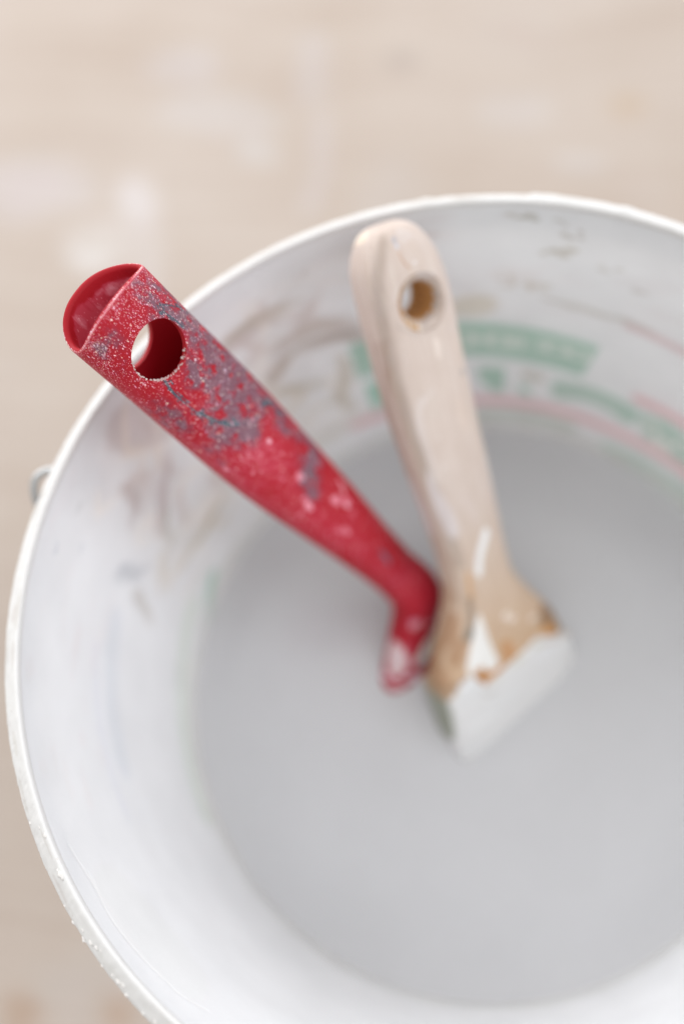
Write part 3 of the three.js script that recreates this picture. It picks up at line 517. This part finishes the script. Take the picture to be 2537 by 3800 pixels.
  lump(g, ...Lf(2, 0.2), 14, 60, 'rgba(232,216,196,0.7)', 5); for (const [s, f] of [[2, -0.4], [4, 0.5], [6, 0.9], [3, 1.3]]) lump(g, ...Lf(s, f), 4, 5, 'rgba(196,150,104,0.8)', 1); lump(g, ...Lf(1, -0.1), 5, 8, 'rgba(228,220,210,0.8)', 1);
  lump(g, ...D(4.4, -2.4), 9, 16, 'rgba(168,168,176,0.7)', 3); lump(g, ...D(6.5, -2.6), 6, 8, 'rgba(190,196,208,0.9)', 2);
  lump(g, ...D(4, 4), 22, 46, 'rgba(202,192,188,0.5)', 6); lump(g, ...D(13.5, 2.2), 4, 5, 'rgba(226,226,228,0.8)', 1.2);
  stroke(g, DS([[8.4, -1.7], [11, -1.5], [14.6, -1.0]]), 2.4, 'rgba(168,112,66,0.95)', 0.5); stroke(g, DS([[14.6, -1.0], [18, 0.2]]), 1.6, 'rgba(190,150,110,0.6)', 0.6);
  { const [x, y] = D(26.8, -0.8); g.save(); g.strokeStyle = 'rgba(170,156,146,0.5)'; g.lineWidth = 5; g.beginPath(); g.ellipse(x, y, 10.2 * PX, 10.2 * PY, 0, -1.2, 1.4); g.stroke(); g.restore(); for (let i = 0; i < 90; i++) { const an = R(-1.4, 1.6), r = R(9, 12); g.fillStyle = 'rgba(140,128,124,0.4)'; g.fillRect(x + Math.cos(an) * r * PX, y + Math.sin(an) * r * PY, 2, 2); } }
  lump(g, ...D(57, 10.5), 12, 10, 'rgba(150,146,142,0.65)', 4); lump(g, ...D(44, 3), 34, 10, 'rgba(226,214,204,0.5)', 5); lump(g, ...D(72, 6), 60, 14, 'rgba(204,186,170,0.4)', 6);
  // smears of thin white paint, then thick drips near the head
  stroke(g, DS([[60, -7], [63, -9.6], [72, -10.4], [84, -9.8], [92, -10.4]]), 2.4 * PY, 'rgba(212,206,202,0.4)', 7); stroke(g, DS([[58, -2], [61, -7]]), 8, 'rgba(212,206,202,0.4)', 4);
  blob(g, DS([[84, -11.8], [92, -12], [101, -9], [112, -7.2], [118, -8.6], [118, -12.8], [108, -14], [94, -14]]), 'rgba(206,198,198,0.75)', 6); lump(g, ...Lf(104, 0.0), 110, 34, 'rgba(210,202,202,0.6)', 10);
  stroke(g, DS([[92, 12.6], [100, 13.4], [112, 13.6]]), 12, 'rgba(226,222,218,0.55)', 4); lump(g, ...D(76, -5), 6, 5, 'rgba(214,210,208,0.5)', 3); lump(g, ...D(88, -6), 8, 5, 'rgba(212,208,206,0.5)', 3);
  stroke(g, DS([[121.5, 4.4], [124, 1.4], [127, -1.2], [131, -2.8], [136, -3.8]]), 3.4 * PY, 'rgb(222,221,220)', 3); lump(g, ...D(122, 3.8), 14, 16, 'rgb(222,221,220)', 3);
  for (const [s, q] of [[163, 4], [168, 9], [160, 2.6]]) lump(g, ...D(s, q), 12, 12, 'rgba(228,216,206,0.8)', 3);
  blob(g, DS([[151, -7.6], [158, -5], [168, -3.6], [177, -1.6], [181, -2.2], [179.5, -6], [178, -10.4], [166, -9.6]]), 'rgb(228,226,222)', 2);
  // stained wood round the paint
  stroke(g, DS([[135, -9], [141, -10], [147, -9.6]]), 16, 'rgba(196,150,104,0.75)', 6); stroke(g, DS([[146, -10.4], [153, -9.6], [162, -10.8]]), 22, 'rgba(140,126,112,0.75)', 7); lump(g, ...D(160, -10.4), 22, 14, 'rgba(118,114,104,0.7)', 5);
  stroke(g, DS([[172, 0], [179, -1], [183, 2]]), 22, 'rgba(186,132,84,0.75)', 6); stroke(g, DS([[183, -9.5], [182, -3], [180.5, 4]]), 20, 'rgba(190,134,80,0.9)', 4); lump(g, ...D(178, 12.2), 30, 22, 'rgba(206,148,88,0.8)', 6); lump(g, ...D(172, 14), 40, 40, 'rgba(132,104,80,0.7)', 9); lump(g, ...D(181, 14.6), 18, 20, 'rgba(120,96,74,0.75)', 5); lump(g, ...D(166, -13), 44, 26, 'rgba(158,120,88,0.6)', 9); stroke(g, DS([[178, -7.4], [184, -7.4], [191, -7.4]]), 22, 'rgba(176,124,76,0.9)', 3); lump(g, ...D(190, -7.4), 8, 10, 'rgba(96,96,80,0.9)', 3);
  for (const [s, f, o] of [[146, 0.2, 0.4], [158, -0.4, 0.6], [168, 0.2, 0.7], [176, -0.2, 0.6]]) lump(g, ...Lf(s, f), 60, 50, `rgba(160,120,88,${o})`, 12); stroke(g, [Lf(140, 0.6), Lf(165, 0.7), Lf(188, 0.7)], 26, 'rgba(178,160,148,0.6)', 8); lump(g, ...Rf(178, 0.3), 70, 60, 'rgba(158,126,98,0.7)', 10); lump(g, ...Rf(172, 0.9), 80, 50, 'rgba(140,126,112,0.75)', 8); lump(g, ...Rf(186, -0.1), 16, 22, 'rgba(228,220,214,0.9)', 4);
  shadeCanvas(c, g, (x, y, p) => { const k = fbm(x / 190, y / 9, 2, 4) * 13 + fbm(x / 70, y / 50, 6, 3) * 9, s = (((x * 7919 + y * 104729) ^ (x * y * 31)) & 31) / 31 - 0.5; p[0] += k * 0.8 + s * 5; p[1] += k + s * 5; p[2] += k * 1.1 + s * 5; if (x < X(-1.4)) { p[0] = 192; p[1] = 146; p[2] = 92; } });
  const [bc, bg] = canvas(768, 384); bg.fillStyle = 'rgb(128,128,128)'; bg.fillRect(0, 0, 768, 384);
  shadeCanvas(bc, bg, (x, y, p) => { const k = fbm(x / 60, y / 3, 5, 3) * 60 + (((x * 7919 + y * 104729) ^ (x * y * 31)) & 31) - 15; p[0] += k; p[1] += k; p[2] += k; });
  mesh('handle', cut.geometry, new THREE.MeshStandardMaterial({ map: texture(c), bumpMap: texture(bc, false), bumpScale: 0.0005, roughness: 0.95 }), woodBrush);

  // the metal band and bristles below, under a coat of paint
  const pr = [];
  for (const [s, hw, ht] of [[180.5, 1, 1], [180.6, 30, 9.4], [181.6, 31.4, 10.8], [184, 32, 11.3], [190, 32.2, 11.4], [200, 32.4, 11.4], [212, 32.4, 11], [222, 32.4, 10.4], [222.2, 0.5, 0.4]]) pr.push({ c: P(s / 1000, -0.001), w, n, hw: hw / 1000, ht: ht / 1000, e: 7, u: (s - 179) / 44, s });
  const VF = ringV({ hw: 32, ht: 11.3, e: 7 }, 128);
  const top = (p, i, j) => {                          // an uneven upper edge where the paint has run
    p.addScaledVector(n, 0.0007 * noise(i * 0.9, j * 0.16, 2) + 0.0004 * noise(i * 2, j * 0.5, 5));
    if (i > 4) return p;
    const q = p.clone().sub(P(0.18, -0.001)).dot(w) / 0.032, front = Math.sin(-Math.PI / 2 + (j / 128) * 2 * Math.PI) > 0;
    const EDGE = [[-1.1, 0], [-0.85, 1], [-0.62, 3], [-0.52, 2], [-0.44, -9], [-0.36, -3], [-0.2, 0.4], [0.05, 1], [0.3, 4], [0.5, 4.6], [0.68, 0.5], [0.84, -2.5], [0.95, -3.5], [1.1, -4]];
    const runs = (front ? lerpTable(EDGE, q) / 1000 : 0.001) + 0.0012 * noise(q * 9, 3) + 0.0007 * noise(q * 24, 7), drop = 0;
    return p.addScaledVector(a, (runs + drop) * (1 - i / 5));
  };
  const [fc, fg] = canvas(512, 512);
  fg.fillStyle = 'rgb(214,213,212)'; fg.fillRect(0, 0, 512, 512);
  for (let i = 0; i < 40; i++) lump(fg, R(0, 512), R(0, 512), R(10, 40), R(10, 40), ((t) => `rgba(${t},${t},${t + 1},0.4)`)(Math.round(R(204, 228))), 6);
  for (let i = 0; i < 14; i++) lump(fg, R(0, 60), R(150, 360), R(6, 20), R(6, 22), `rgba(${Math.round(R(170, 196))},${Math.round(R(150, 172))},${Math.round(R(130, 152))},${R(0.15, 0.45)})`, 6);
  { const y = (v) => (1 - v) * 512, x = (s) => ((s - 179) / 44) * 512; blob(fg, [[x(180), y(0.70)], [x(190), y(0.685)], [x(206), y(0.70)], [x(208), y(0.77)], [x(196), y(0.80)], [x(181), y(0.80)]], 'rgba(140,142,128,0.95)', 5); blob(fg, [[x(178), y(0.66)], [x(184), y(0.66)], [x(186), y(0.82)], [x(178), y(0.82)]], 'rgba(160,130,100,0.9)', 6); lump(fg, x(188), y(0.58), 6, 10, 'rgba(120,110,90,0.6)', 4); }
  mesh('paint_covered_ferrule', sweep(pr, 128, VF, top), new THREE.MeshPhysicalMaterial({ map: texture(fc), roughness: 0.5, clearcoat: 0.15, clearcoatRoughness: 0.4 }), woodBrush);
}

renderer.render(scene, camera);
